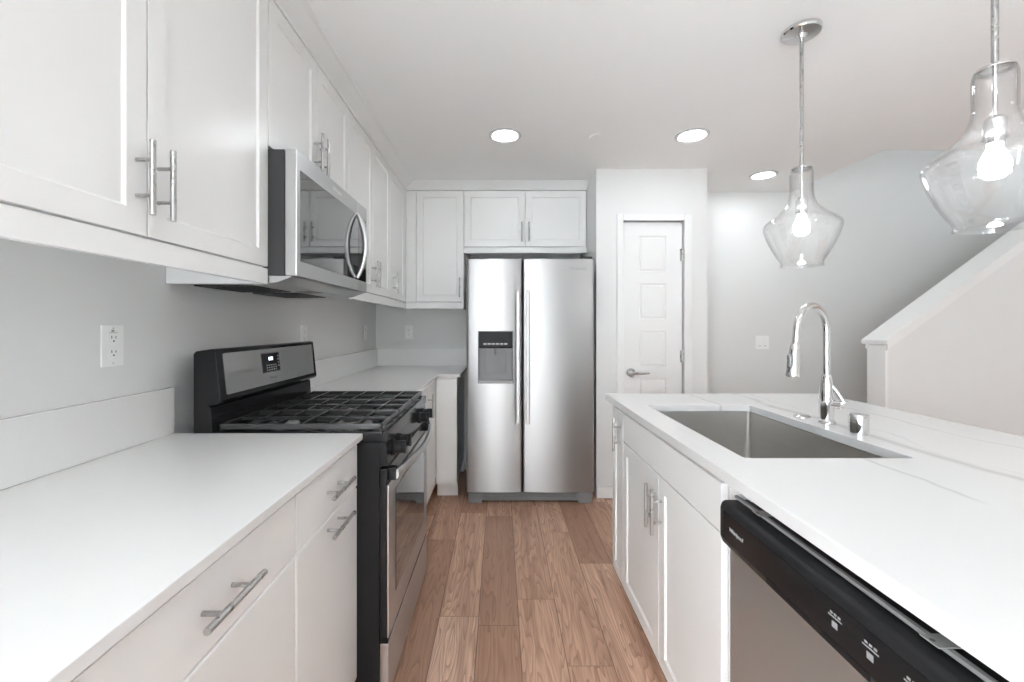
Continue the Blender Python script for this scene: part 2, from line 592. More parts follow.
gb = [b.verts.new((x, LY1, z)) for x, z in ((LX0, LZ0), (LX1, LZ0), (LX1, LZ1), (LX0, LZ1))]
b.faces.new(gb)
b.faces.new([g[0] for g in grid] + [gb[1], gb[0]])
b.faces.new([g[-1] for g in grid] + [gb[2], gb[3]])
b.faces.new(grid[0] + [gb[3], gb[0]])
b.faces.new(grid[3] + [gb[2], gb[1]])
bmesh.ops.recalc_face_normals(b, faces=list(b.faces))
for f in pan:
    bmesh.ops.inset_region(b, faces=[f], thickness=0.007, depth=-0.006)
    bmesh.ops.inset_region(b, faces=[f], thickness=0.010, depth=0.0)
    bmesh.ops.inset_region(b, faces=[f], thickness=0.012, depth=0.0045)
mb = MB()
mb._merge(b)
door = struct('door_1', mb, M['door'], smooth=False)
for z in (1.80, 1.045, 0.25):
    MB().cyl((LX1 + 0.002, LY0 - 0.008, z - 0.045), (LX1 + 0.002, LY0 - 0.008, z + 0.045), 0.0065, 10).box(LX1 - 0.016, LX1 + 0.0, LY0 - 0.003, LY0 - 0.0005, z - 0.045, z + 0.045).build('hinge', M['nickel'], door)
lv = MB()
hz = 0.925
hx = LX0 + 0.058
lv.cyl((hx, LY0, hz), (hx, LY0 - 0.012, hz), 0.032, 24, 0.004).cyl((hx, LY0 - 0.010, hz), (hx, LY0 - 0.05, hz), 0.011, 14)
lv.tube([(hx - 0.008, LY0 - 0.05, hz), (hx + 0.03, LY0 - 0.052, hz - 0.001), (hx + 0.08, LY0 - 0.05, hz - 0.004), (hx + 0.125, LY0 - 0.046, hz - 0.002)], [0.011, 0.0095, 0.008, 0.006], 12)
lv.build('lever_handle', M['nickel'], door)

# stair knee wall, its end board, sloping cap and apron moulding
SL = 0.733
KY0, KY1 = Y(2.765), Y(2.895)
KX = 2.535
kz = lambda x: 1.158 + (x - KX) * SL
kw_ = MB().prism([(KX + 0.02, 0), (XR, 0), (XR, kz(XR)), (KX + 0.02, kz(KX + 0.02))], 1, KY0, KY1)
struct('wall_stair', kw_, M['wall'], smooth=False)
struct('trim_stair_end', MB().box(KX - 0.003, KX + 0.019, KY0 - 0.004, KY1 + 0.004, 0, kz(KX) - 0.01, 0.003), M['trim'])
cp = MB()
x0c = KX - 0.02
cp.prism([(x0c, kz(x0c) + 0.004), (XR, kz(XR) + 0.004), (XR, kz(XR) + 0.040), (x0c, kz(x0c) + 0.034)], 1, KY0 - 0.032, KY1 + 0.032, 0.005)
struct('trim_stair_cap', cp, M['trim'])
ap = MB()
for ya, yb in ((KY0 - 0.018, KY0), (KY1, KY1 + 0.022)):
    ap.prism([(KX, kz(KX) - 0.045), (XR, kz(XR) - 0.045), (XR, kz(XR) + 0.003), (KX, kz(KX) + 0.003)], 1, ya, yb, 0.004)
struct('trim_stair_apron', ap, M['trim'])
hr = MB()
pr = [(KY1 + 0.05 + 0.02 * math.cos(q), 0.02 * math.sin(q)) for q in [i * PI / 4 for i in range(8)]]

# ------------------------------------------------------------------ cabinets
def pull(parent, fr, u, z, kind, n=0.0, name='handle'):
    """satin bar pull: round bar on two posts"""
    m = MB(fr)
    L, c, so = 0.079, 0.038, 0.035
    if kind == 'v':
        m.cyl((u, n + so, z - L), (u, n + so, z + L), 0.006, 14)
        for s in (-c, c):
            m.cyl((u, n, z + s), (u, n + so, z + s), 0.0042, 10)
    else:
        m.cyl((u - L, n + so, z), (u + L, n + so, z), 0.006, 14)
        for s in (-c, c):
            m.cyl((u + s, n, z), (u + s, n + so, z), 0.0042, 10)
    return m.build(name, M['nickel'], parent)

T = 0.0195    # front thickness
def cabinet(name, label, cat, fr, base_loc, w, depth, z0, z1, fronts, kick=0.0, rail=None, m=None, group=None, hollow=False):
    m = m or M['cab']
    root = thing(name, base_loc, label, cat, group)
    bd = MB(fr)
    if hollow:
        bd.box(0, 0.018, -depth, 0, z0, z1).box(w - 0.018, w, -depth, 0, z0, z1).box(0.018, w - 0.018, -depth, -depth + 0.012, z0, z1)
        bd.box(0.018, w - 0.018, -depth + 0.012, 0, z0, z0 + 0.018).box(0.018, w - 0.018, -0.018, 0, z0 + 0.018, z1)
    else:
        bd.box(0, w, -depth, 0, z0, z1)
    bd.build('body', m, root, smooth=False)
    for f in fronts:
        kind, u0, u1, a, b2 = f[:5]
        mb = MB(fr)
        if kind == 'slab':
            mb.box(u0, u1, 0.0012, T, a, b2, 0.0055, 3)
        elif kind == 'door':
            mb.shaker(u0, u1, 0.0012, T, a, b2)
        else:
            mb.box(u0, u1, 0.0012, T, a, b2, 0.002)
        o = mb.build({'door': 'door', 'slab': 'door', 'drawer': 'drawer_front', 'panel': 'false_drawer_front', 'filler': 'filler_panel'}[kind], m, root)
        if len(f) > 5 and f[5]:
            pull(o, fr, f[6], f[7], f[5], T)
    if kick:
        MB(fr).box(0, w, -0.075, -0.057, 0, z0 - 0.0005).build('toe_kick', m, root, smooth=False)
        MB(fr).box(0, w, -depth, -depth + 0.05, 0, z0 - 0.0005).build('plinth', m, root, smooth=False)
    if rail:
        rl = MB(fr)
        rl.box(0, w, 0.0 - 0.0, T - 0.001, rail[0], z0 - 0.004, 0.0015)
        for s in rail[1]:
            ua, ub = (0, 0.018) if s == 0 else (w - 0.018, w)
            rl.box(ua, ub, -depth, -0.0005, rail[0], z0 - 0.0005)
        rl.build('light_rail', m, root)
    return root

G = 0.0022   # half gap between fronts
CT = 0.918   # worktop height
ZG = 0.744   # drawer / door gap
XF = -0.472 - T          # left base carcass face
DEP = XF - XL - 0.002
U_, NL = (0, 1, 0), (1, 0, 0)
def left_base(name, label, y0, y1, fronts, **kw):
    fr = Fr((XF, y0, 0), U_, NL)
    return cabinet(name, label, 'cabinet', fr, (XF, (y0 + y1) / 2, 0), y1 - y0, DEP, 0.108, 0.8965, fronts, kick=0.1, **kw)
yA0, yA1, yB0 = Y(0.972), Y(1.391), Y(0.40)
wA = yA1 - yA0
wB = yA0 - yB0
left_base('base_cabinet', 'base cabinet left of the range with a drawer over a pull-out door', yA0 + 0.0005, yA1, [
    ('drawer', G, wA - 0.003, ZG + G, 0.882, 'h', Y(1.184) - yA0, 0.818),
    ('slab', G, wA - 0.003, 0.112, ZG - G, 'h', Y(1.184) - yA0, 0.715)])
left_base('base_cabinet', 'nearest base cabinet under left worktop with one wide drawer pull', yB0, yA0 - 0.0005, [
    ('drawer', G, wB - G, ZG + G, 0.882, 'h', Y(0.703) - yB0, 0.818),
    ('slab', G, wB - G, 0.112, ZG - G)])
yC0, yC1 = Y(2.142), Y(3.06)
wC = yC1 - yC0
uD = Y(2.80) - yC0
left_base('base_cabinet', 'corner base cabinet between range and back counter with vertical pull', yC0, YB - 0.003, [
    ('slab', 0.003, uD, 0.112, 0.882, 'v', Y(2.74) - yC0, 0.751),
    ('filler', uD + 2 * G, wC + 0.018, 0.112, 0.882)])
# back run: narrow blind panel beside the refrigerator
frB = Fr((-0.472 + 0.0015, Y(3.077) + T, 0), (1, 0, 0), (0, -1, 0))
wBk = -0.316 + 0.472 - 0.0015
cabinet('base_cabinet', 'narrow plain base cabinet panel beside the refrigerator', 'cabinet', frB, (-0.39, Y(3.077) + T, 0), wBk,
        YB - 0.003 - Y(3.077) - T, 0.108, 0.8965, [('filler', G, wBk, 0.112, 0.882)], kick=0.1)

# worktops on the left
ct = MB()
XC = -0.454
ct.box(XL + 0.002, XC, Y(0.385), Y(1.3925), 0.8975, CT, 0.0025)
near_top = tag(ct.build('countertop', M['quartz']), 'white quartz countertop nearest on the left before the range', 'countertop')
MB().box(XL + 0.001, XL + 0.019, Y(0.385), Y(1.3925), CT + 0.0005, CT + 0.152, 0.002).build('backsplash', M['quartz'], near_top)
lt = MB()
XE = -0.286
yf = Y(3.06)
lt.prism([(XL + 0.002, Y(2.14)), (XC, Y(2.14)), (XC, yf), (XE, yf), (XE, YB - 0.002), (XL + 0.002, YB - 0.002)], 2, 0.8975, CT, 0.0025)
far_top = tag(lt.build('countertop', M['quartz']), 'white quartz corner countertop between the range and the refrigerator', 'countertop')
MB().box(XL + 0.001, XL + 0.019, Y(2.14), YB - 0.019, CT + 0.0005, CT + 0.152, 0.002).box(XL + 0.001, XE, YB - 0.019, YB - 0.001, CT + 0.0005, CT + 0.152, 0.002).build('backsplash', M['quartz'], far_top)

# wall cabinets, left
XU = -0.769 - T
UD = XU - XL - 0.002
UZ0, UZ1, RZ = 1.468, 2.380, 1.4126
def upper(label, y0, y1, fronts, z0=UZ0, rail=None):
    fr = Fr((XU, y0, 0), U_, NL)
    return cabinet('wall_cabinet', label, 'cabinet', fr, (XU, (y0 + y1) / 2, z0), y1 - y0, UD, z0, UZ1, fronts, rail=rail)
yU0, yUm, yU1 = Y(0.44), Y(0.917), Y(1.3945)
upper('tall double-door wall cabinet nearest the camera, left of the microwave', yU0, yU1, [
    ('door', G, yUm - yU0 - G, UZ0 + 0.001, UZ1 - 0.004, 'v', Y(0.888) - yU0, 1.588),
    ('door', yUm - yU0 + G, yU1 - yU0 - G, UZ0 + 0.001, UZ1 - 0.004, 'v', Y(0.944) - yU0, 1.588)], rail=(RZ, (0, 1)))
yM1 = Y(2.137)
ym = (yU1 + yM1) / 2
MWT = 1.866
upper('short double-door wall cabinet above the microwave', yU1 + 0.001, yM1, [
    ('door', G, ym - yU1 - G, MWT + 0.008, UZ1 - 0.004, 'v', ym - yU1 - 0.03, 1.99),
    ('door', ym - yU1 + G, yM1 - yU1 - G, MWT + 0.008, UZ1 - 0.004, 'v', ym - yU1 + 0.03, 1.99)], z0=MWT + 0.006)
yV1, yVm = Y(2.94), Y(2.545)
upper('double-door wall cabinet just beyond the microwave', yM1 + 0.001, yV1, [
    ('door', G, yVm - yM1 - G, UZ0 + 0.001, UZ1 - 0.004, 'v', Y(2.517) - yM1, 1.583),
    ('door', yVm - yM1 + G, yV1 - yM1 - G, UZ0 + 0.001, UZ1 - 0.004, 'v', Y(2.574) - yM1, 1.583)], rail=(RZ, (0,)))
yW1 = YB - 0.003
yBf = Y(3.43)            # front of the back wall cabinets
upper('single-door wall cabinet in the left corner of the kitchen', yV1 + 0.001, yW1, [
    ('door', G, Y(3.385) - yV1, UZ0 + 0.001, UZ1 - 0.004, 'v', Y(3.01) - yV1, 1.583),
    ('filler', Y(3.385) - yV1 + 2 * G, yBf - yV1, UZ0 + 0.001, UZ1 - 0.004)], rail=(RZ, ()))
# wall cabinets, back
def back_upper(label, x0, x1, z0, fronts, rail, name='wall_cabinet'):
    fr = Fr((x0, yBf + T, 0), (1, 0, 0), (0, -1, 0))
    return cabinet(name, label, 'cabinet', fr, ((x0 + x1) / 2, yBf + T, z0), x1 - x0, YB - yBf - T - 0.003, z0, UZ1, fronts, rail=rail)
xq0, xq1 = -0.769 + 0.001, -0.296
back_upper('single-door wall cabinet on the back wall beside the refrigerator', xq0, xq1, UZ0, [
    ('filler', 0, 0.083, UZ0 + 0.001, UZ1 - 0.004),
    ('door', 0.086, xq1 - xq0 - G, UZ0 + 0.001, UZ1 - 0.004, 'v', -0.328 - xq0, 1.583)], (RZ, (1,)))
FZ0 = 1.918
xf0, xf1 = -0.2945, XP0 - 0.004
xm = 0.205
back_upper('short double-door wall cabinet above the refrigerator', xf0, xf1, FZ0, [
    ('door', G, xm - xf0 - G, FZ0 + 0.002, UZ1 - 0.004, 'v', xm - 0.03 - xf0, 2.035),
    ('door', xm - xf0 + G, 0.702 - xf0, FZ0 + 0.002, UZ1 - 0.004, 'v', xm + 0.03 - xf0, 2.035)], (1.866, (0,)))

# cove trim from the cabinet tops to the ceiling, mitred in the corner
tr = MB()
prof = [(-0.015, UZ1 + 0.0015), (0.002, UZ1 + 0.0015), (0.006, UZ1 + 0.010), (0.060, CEIL - 0.010), (0.074, CEIL - 0.006), (0.078, CEIL - 0.0005), (-0.015, CEIL - 0.0005)]
A = [tr.bm.verts.new((-0.769 + n, yU0, z)) for n, z in prof]
B = [tr.bm.verts.new((-0.769 + n, yBf - n, z)) for n, z in prof]
Cc = [tr.bm.verts.new((XP0 - 0.001, yBf - n, z)) for n, z in prof]
for P, Q in ((A, B), (B, Cc)):
    for i in range(len(prof)):
        j = (i + 1) % len(prof)
        tr.bm.faces.new((P[i], P[j], Q[j], Q[i]))
tr.bm.faces.new(A)
tr.bm.faces.new(Cc[::-1])
struct('trim_crown', tr, M['cab'], smooth=False)

# ------------------------------------------------------------------ gas range
R0, R1 = Y(1.397), Y(1.397) + 0.755
rng = thing('gas_range', (-0.70, (R0 + R1) / 2, 0), 'black and stainless freestanding gas range between the left countertops', 'range')
MB().box(-1.02, -0.402, R0, R1, 0.03, 0.8835, 0.003).build('body', M['black_satin'], rng)
ck = MB()
ck.box(-0.955, -0.3745, R0 - 0.0, R1, 0.884, 0.912, 0.004)
ck.box(-0.955, -0.93, R0, R1, 0.905, 0.920, 0.003).box(-0.392, -0.3745, R0, R1, 0.905, 0.920, 0.003)
ck.box(-0.93, -0.392, R0, R0 + 0.014, 0.905, 0.920, 0.003).box(-0.93, -0.392, R1 - 0.014, R1, 0.905, 0.920, 0.003)
ck.build('cooktop', M['black'], rng)
# back guard
prof = [(-1.02, 0.884), (-1.02, 1.180), (-1.012, 1.189), (-0.958, 1.197), (-0.948, 1.192), (-0.930, 1.022), (-0.937, 1.012), (-0.972, 1.008), (-0.962, 0.998), (-0.9565, 0.884)]
bgd = MB().prism(prof, 1, R0, R1, 0.002).build('backguard', M['black'], rng)
def on_guard(t, n):   # t 0 at the top of the slanted face, 1 at its bottom
    d = Vector((0.018, 0, -0.170))
    nn = Vector((0.170, 0, 0.018)).normalized()
    p = Vector((-0.948, 0, 1.192)) + d * t + nn * n
    return p.x, p.z
def guard_plate(y0, y1, ta, tb, n0, n1, r):
    m = MB()
    b = bmesh.new()
    cs = []
    h = abs(tb - ta) * 0.171
    for cy, ct_, a0 in ((y1 - r, ta + r / 0.171, 0), (y0 + r, ta + r / 0.171, PI / 2), (y0 + r, tb - r / 0.171, PI), (y1 - r, tb - r / 0.171, 1.5 * PI)):
        for q in range(5):
            a = a0 + q * PI / 8
            cs.append((cy + r * math.cos(a), ct_ - r * math.sin(a) / 0.171))
    v0, v1 = [], []
    for y, t in cs:
        x, z = on_guard(t, n0)
        v0.append(b.verts.new((x, y, z)))
        x, z = on_guard(t, n1)
        v1.append(b.verts.new((x, y, z)))
    b.faces.new(v1)
    b.faces.new(v0[::-1])
    for i in range(len(cs)):
        j = (i + 1) % len(cs)
        b.faces.new((v0[i], v0[j], v1[j], v1[i]))
    m._merge(b)
    return m
guard_plate(R0 + 0.035, R1 - 0.03, 0.07, 0.90, 0.0003, 0.0022, 0.008).build('control_fascia', M['steel_light'], bgd)
yd0, yd1 = R0 + 0.265, R0 + 0.40
guard_plate(yd0, yd1, 0.18, 0.62, 0.0024, 0.0034, 0.004).build('display', M['black'], bgd)
guard_plate(yd0 - 0.004, yd1 + 0.004, 0.155, 0.645, 0.0022, 0.0027, 0.005).build('display_bezel', M['grey_mark'], bgd)
x, z = on_guard(0.30, 0.0038)
mb = MB()
for k in range(3):
    y = yd0 + 0.052 + k * 0.011
    x0, z0 = on_guard(0.345, 0.0036)
    mb.prism([(x0, z0), (x0 + 0.0008, z0), (x0 + 0.0008 - 0.0015, z0 + 0.013), (x0 - 0.0015, z0 + 0.013)], 1, y, y + 0.008)
mb.build('clock_digits', M['screen'], bgd)
mb = MB()
for r in range(3):
    for k in range(5):
        y = yd0 + 0.03 + k * 0.017
        x0, z0 = on_guard(0.46 + 0.055 * r, 0.0035)
        mb.box(x0 - 0.0002, x0 + 0.0006, y, y + 0.010, z0 - 0.0025, z0 + 0.0025)
for r in range(4):
    x0, z0 = on_guard(0.26 + 0.08 * r, 0.0035)
    mb.box(x0 - 0.0002, x0 + 0.0006, yd1 - 0.016, yd1 - 0.006, z0 - 0.003, z0 + 0.003)
mb.build('keypad', M['grey_mark'], bgd)
x, z = on_guard(0.76, 0.0024)
text('logo', 'Whirlpool', (x, yd0 + 0.075, z), (0, 1, 0), Vector((-0.018, 0, 0.170)).normalized(), 0.014, M['grey_mark'], bgd)
# front control strip and knobs
MB().prism([(-0.402, 0.8825), (-0.380, 0.8825), (-0.372, 0.806), (-0.402, 0.806)], 1, R0 + 0.001, R1 - 0.001, 0.002).build('control_strip', M['black'], rng)
for y in (R0 + 0.085, R0 + 0.175, R1 - 0.175, R1 - 0.085):
    k = MB()
    a = Vector((-0.3755, y, 0.846))
    nn = Vector((0.0763, 0, 0.008)).normalized()
    k.cyl(a, a + nn * 0.008, 0.027, 24, 0.002)
    k.cyl(a + nn * 0.006, a + nn * 0.036, 0.0215, 24, 0.003)
    k.box(a.x + 0.018, a.x + 0.044, y - 0.0055, y + 0.0055, a.z - 0.020, a.z + 0.024, 0.002)
    k.build('knob', M['black_satin'], rng)
# oven door
od = MB().box(-0.4015, -0.377, R0 + 0.002, R1 - 0.002, 0.232, 0.797, 0.004).build('oven_door', M['black'], rng)
MB().box(-0.3768, -0.371, R0 + 0.004, R1 - 0.004, 0.232, 0.742, 0.002).build('door_skin', M['steel_light'], od)
MB().box(-0.3709, -0.3685, R0 + 0.095, R1 - 0.095, 0.335, 0.700, 0.001).build('window', M['black_glass'], od)
hz_ = 0.772
pts = []
for i in range(21):
    t = i / 20
    y = R0 + 0.025 + t * (R1 - R0 - 0.05)
    pts.append((-0.352 + 0.034 * math.sin(PI * t), y, hz_))
hb = MB()
b = bmesh.new()
rings = []
for i, p in enumerate(pts):
    rings.append([b.verts.new((p[0] + dx, p[1], p[2] + dz)) for dx, dz in ((-0.006, -0.014), (0.004, -0.016), (0.009, -0.008), (0.009, 0.008), (0.004, 0.016), (-0.006, 0.014))])
for i in range(len(rings) - 1):
    for q in range(6):
        b.faces.new((rings[i][q], rings[i][(q + 1) % 6], rings[i + 1][(q + 1) % 6], rings[i + 1][q]))
b.faces.new(rings[0][::-1])
b.faces.new(rings[-1])
hb._merge(b)
hb.build('handle', M['steel_light'], od)
for y in (R0 + 0.022, R1 - 0.052):
    MB().box(-0.378, -0.351, y, y + 0.03, 0.752, 0.795, 0.004).build('handle_bracket', M['black'], od)
MB().box(-0.4015, -0.371, R0 + 0.003, R1 - 0.003, 0.035, 0.212, 0.004).build('storage_drawer', M['steel_light'], rng)
MB().box(-0.40, -0.374, R0 + 0.006, R1 - 0.006, 0.213, 0.230).build('drawer_reveal', M['black'], rng)
for x in (-0.95, -0.45):
    for y in (R0 + 0.05, R1 - 0.05):
        MB().cyl((x, y, 0), (x, y, 0.032), 0.018, 12).build('leveling_foot', M['black_satin'], rng)
# burners
for x, y, r in ((-0.80, R0 + 0.16, 0.034), (-0.54, R0 + 0.16, 0.044), (-0.67, (R0 + R1) / 2, 0.040), (-0.80, R1 - 0.16, 0.044), (-0.54, R1 - 0.16, 0.034)):
    bu = MB().lathe([(0, 0.9125), (r + 0.022, 0.9125), (r + 0.018, 0.918), (r, 0.920), (r, 0.927), (0, 0.927)], (x, y, 0), 28).build('burner', M['alu'], rng)
    MB().lathe([(0, 0.9275), (r - 0.004, 0.9275), (r - 0.002, 0.931), (r - 0.008, 0.9345), (0, 0.935)], (x, y, 0), 28).build('burner_cap', M['iron'], bu)
# three cast iron grates
gx0, gx1 = -0.944, -0.394
gy0 = R0 + 0.012
gw = (R1 - R0 - 0.024) / 3
for s in range(3):
    g = MB()
    ya, yb = gy0 + s * gw + 0.0012, gy0 + (s + 1) * gw - 0.0012
    zt = 0.945
    bar = 0.009
    g.box(gx0, gx1, ya, ya + bar, zt - 0.020, zt, 0.002).box(gx0, gx1, yb - bar, yb, zt - 0.020, zt, 0.002)
    for x in (gx0, gx1 - bar):
        g.box(x, x + bar, ya, yb, zt - 0.020, zt, 0.002)
    yc = (ya + yb) / 2
    g.box(gx0, gx1, yc - 0.004, yc + 0.004, zt - 0.014, zt - 0.001, 0.002)
    for i in range(1, 6):
        x = gx0 + (gx1 - gx0) * i / 6
        if i in (2, 4):
            g.box(x - 0.004, x + 0.004, ya, yc - 0.028, zt - 0.014, zt, 0.002).box(x - 0.004, x + 0.004, yc + 0.028, yb, zt - 0.014, zt, 0.002)
        else:
            g.box(x - 0.004, x + 0.004, ya, yb, zt - 0.014, zt, 0.002)
    for x in (gx0 + 0.001, gx1 - 0.012):
        for y in (ya + 0.001, yb - 0.012):
            g.box(x, x + 0.010, y, y + 0.010, 0.9205 if x < -0.9 else 0.9205, zt - 0.018, 0.001)
    g.build('grate', M['iron'], rng)

# ------------------------------------------------------------------ over-range microwave
W0, W1 = Y(1.397), Y(1.397) + 0.756
MZ0, MZ1 = 1.414, 1.862
XD = -0.676
mw = thing('microwave_oven', (-0.88, (W0 + W1) / 2, MZ0), 'stainless over-the-range microwave hung between the left wall cabinets', 'microwave')
MB().prism([(XL + 0.004, 1.452), (XL + 0.004, MZ1), (-0.717, MZ1), (-0.717, 1.440)], 1, W0, W1, 0.002).build('body', M['dark_grey'], mw)
base = MB().prism([(XL + 0.004, MZ0 + 0.004), (-0.80, MZ0), (-0.745, MZ0 + 0.004), (-0.690, 1.438), (-0.70, 1.4395), (XL + 0.004, 1.4515)], 1, W0 + 0.001, W1 - 0.001, 0.0015).build('base_pan', M['steel_light'], mw)
for ya, yb in ((W0 + 0.06, W0 + 0.34), (W1 - 0.34, W1 - 0.06)):
    v = MB()
    v.box(-1.06, -0.86, ya, yb, MZ0 - 0.003, MZ0 + 0.003)
    for i in range(9):
        x = -1.05 + i * 0.021
        v.box(x, x + 0.006, ya + 0.01, yb - 0.01, MZ0 - 0.0045, MZ0 - 0.003)
    v.build('grease_filter', M['dark_grey'], mw)
MB().box(-0.83, -0.77, (W0 + W1) / 2 - 0.06, (W0 + W1) / 2 + 0.06, MZ0 - 0.001, MZ0 + 0.004).build('cooktop_light', M['liner'], mw)
wsp = W1 - 0.135
md = MB().box(-0.7155, XD, W0, wsp - 0.001, 1.4405, MZ1 + 0.002, 0.004).build('door', M['steel_light'], mw)
MB().box(XD - 0.003, XD + 0.0012, W0 + 0.024, wsp - 0.001, 1.492, 1.800, 0.0008).build('window', M['mirror_glass'], md)
pnl = MB().box(-0.7155, XD, wsp + 0.001, W1, 1.4405, MZ1 + 0.002, 0.004).build('control_panel', M['steel_light'], mw)
MB().box(XD - 0.003, XD + 0.0012, wsp + 0.001, W1 - 0.018, 1.492, 1.800, 0.0008).build('keypad', M['black_glass'], pnl)
hp = []
yh = wsp - 0.028
for i in range(17):
    t = i / 16
    hp.append((XD + 0.004 + 0.040 * math.sin(PI * t) ** 0.8, yh, 1.500 + 0.30 * t))
MB().tube(hp, [0.007 + 0.003 * math.sin(PI * i / 16) for i in range(17)], 12, flat=1.3).build('handle', M['steel_light'], md)
text('logo', 'Whirlpool', (XD + 0.0006, (W0 + W1) / 2 - 0.02, 1.833), (0, 1, 0), (0, 0, 1), 0.022, M['plate'], md)

# ------------------------------------------------------------------ refrigerator
FX0, FX1, FXM = -0.240, 0.674, 0.160
FY = Y(2.985)
FB = YB - 0.02
fz0, fz1 = 0.085, 1.751
fg = thing('refrigerator', ((FX0 + FX1) / 2, (FY + FB) / 2, 0), 'stainless side-by-side refrigerator with a water dispenser in its left door', 'refrigerator')
MB().box(FX0 + 0.004, FX1 - 0.004, FY + 0.075, FB, 0.03, fz1 - 0.012, 0.004).build('body', M['dark_grey'], fg)
bgm = MB()
bgm.box(FX0 + 0.02, FX1 - 0.02, FY + 0.045, FY + 0.075, 0.012, 0.078, 0.003)
for i in range(4):
    bgm.box(FX0 + 0.13, FX1 - 0.13, FY + 0.040, FY + 0.046, 0.022 + i * 0.013, 0.029 + i * 0.013)
bgm.box(FX0 + 0.012, FX0 + 0.11, FY + 0.028, FY + 0.075, 0.0, 0.076, 0.004).box(FX1 - 0.11, FX1 - 0.012, FY + 0.028, FY + 0.075, 0.0, 0.076, 0.004)
bgm.build('base_grille', M['liner'], fg)
for x in (FX0 + 0.05, FX1 - 0.05):
    for y in (FY + 0.15, FB - 0.08):
        MB().cyl((x - 0.012, y, 0.02), (x + 0.012, y, 0.02), 0.0199, 16).build('roller', M['black_satin'], fg)
def fridge_door(name, x0, x1, hole=None):
    """gently crowned steel door; hole = (xa, xb, za, zb) leaves an open recess"""
    b = bmesh.new()
    w = x1 - x0
    fx = {0.0, 0.003, 0.007, 0.012, 0.02, w - 0.02, w - 0.012, w - 0.007, w - 0.003, w}
    for i in range(1, 16):
        fx.add(0.02 + (w - 0.04) * i / 16)
    if hole:
        fx |= {hole[0] - x0, hole[1] - x0}
    us = sorted(fx)
    zz = sorted({fz0, fz0 + 0.004, fz1 - 0.004, fz1} | ({hole[2], hole[3]} if hole else set()))
    def front(u, z):
        c = 0.011 * (1 - (2 * u / w - 1) ** 2)
        e = min(u, w - u)
        r = 0.014
        d = 0 if e > r else r - math.sqrt(max(0, r * r - (r - e) ** 2))
        ez = 0.004 if z in (fz0, fz1) else 0
        return FY + 0.011 - c + d + ez
    g = [[b.verts.new((x0 + u, front(u, z), z)) for z in zz] for u in us]
    back = [[b.verts.new((x0 + u, FY + 0.072, z)) for z in (fz0, fz1)] for u in us]
    for i in range(len(us) - 1):
        for j in range(len(zz) - 1):
            if hole and us[i] >= hole[0] - x0 - 1e-6 and us[i + 1] <= hole[1] - x0 + 1e-6 and zz[j] >= hole[2] - 1e-6 and zz[j + 1] <= hole[3] + 1e-6:
                continue
            b.faces.new((g[i][j], g[i + 1][j], g[i + 1][j + 1], g[i][j + 1]))
        b.faces.new((back[i][0], back[i + 1][0], back[i + 1][1], back[i][1]))
        b.faces.new((g[i][0], g[i + 1][0], back[i + 1][0], back[i][0]))
        b.faces.new((g[i][-1], g[i + 1][-1], back[i + 1][1], back[i][1]))
    for i in (0, len(us) - 1):
        b.faces.new(g[i] + [back[i][1], back[i][0]])
    m = MB()
    m._merge(b)
    return m.build(name, M['steel'], fg)
dx0, dx1, dz0, dz1 = -0.158, 0.096, 0.862, 1.238
frz = fridge_door('freezer_door', FX0, FXM - 0.002, (dx0, dx1, dz0, dz1))
fdr = fridge_door('fridge_door', FXM + 0.002, FX1)
ln = MB()
yF = FY + 0.001
ln.box(dx0, dx0 + 0.006, yF, FY + 0.068, dz0, dz1).box(dx1 - 0.006, dx1, yF, FY + 0.068, dz0, dz1)
ln.box(dx0 + 0.006, dx1 - 0.006, FY + 0.062, FY + 0.068, dz0, dz1).box(dx0 + 0.006, dx1 - 0.006, yF, FY + 0.062, dz0, dz0 + 0.006).box(dx0 + 0.006, dx1 - 0.006, yF, FY + 0.062, dz1 - 0.006, dz1)
ln.build('dispenser_liner', M['liner'], frz)
pz0 = dz1 - 0.122
MB().prism([(FY + 0.004, dz1 - 0.007), (FY + 0.060, dz1 - 0.007), (FY + 0.060, pz0 - 0.004), (FY + 0.020, pz0), (FY + 0.007, pz0 + 0.006)], 0, dx0 + 0.007, dx1 - 0.007, 0.002).build('dispenser_panel', M['black_satin'], frz)
bt = MB()
for i in range(6):
    xx = dx0 + 0.040 + i * 0.0295
    bt.box(xx, xx + 0.023, FY + 0.0005, FY + 0.0065, pz0 + 0.022, pz0 + 0.034, 0.0008)
bt.build('dispenser_buttons', M['mark'], frz)
pd = MB()
pd.prism([(FY + 0.042, pz0 - 0.006), (FY + 0.048, pz0 - 0.006), (FY + 0.058, dz0 + 0.07), (FY + 0.052, dz0 + 0.07)], 0, dx0 + 0.055, dx1 - 0.055, 0.0015)
pd.cyl(((dx0 + dx1) / 2, FY + 0.028, pz0 - 0.002), ((dx0 + dx1) / 2, FY + 0.034, pz0 - 0.05), 0.010, 14)
pd.build('dispenser_paddle', M['liner'], frz)
MB().box(dx0 + 0.008, dx1 - 0.008, FY - 0.002, FY + 0.060, dz0 + 0.007, dz0 + 0.018, 0.002).build('drip_tray', M['mark'], frz)
for o_, x in ((frz, FXM - 0.034), (fdr, FXM + 0.034)):
    h = MB()
    za, zb = 0.585, 1.520
    yb_ = FY - 0.050
    h.box(x - 0.014, x + 0.014, yb_ - 0.006, yb_ + 0.008, za, zb, 0.005, 3)
    for z in (za + 0.03, zb - 0.03):
        h.box(x - 0.009, x + 0.009, yb_ + 0.006, FY + 0.012, z - 0.02, z + 0.02, 0.003)
    h.build('handle', M['steel'], o_)
for x in (FX0 + 0.05, FX1 - 0.05):
    MB().box(x - 0.035, x + 0.035, FY + 0.02, FY + 0.12, fz1 + 0.0, fz1 + 0.018, 0.004).build('hinge_cover', M['dark_grey'], fg)
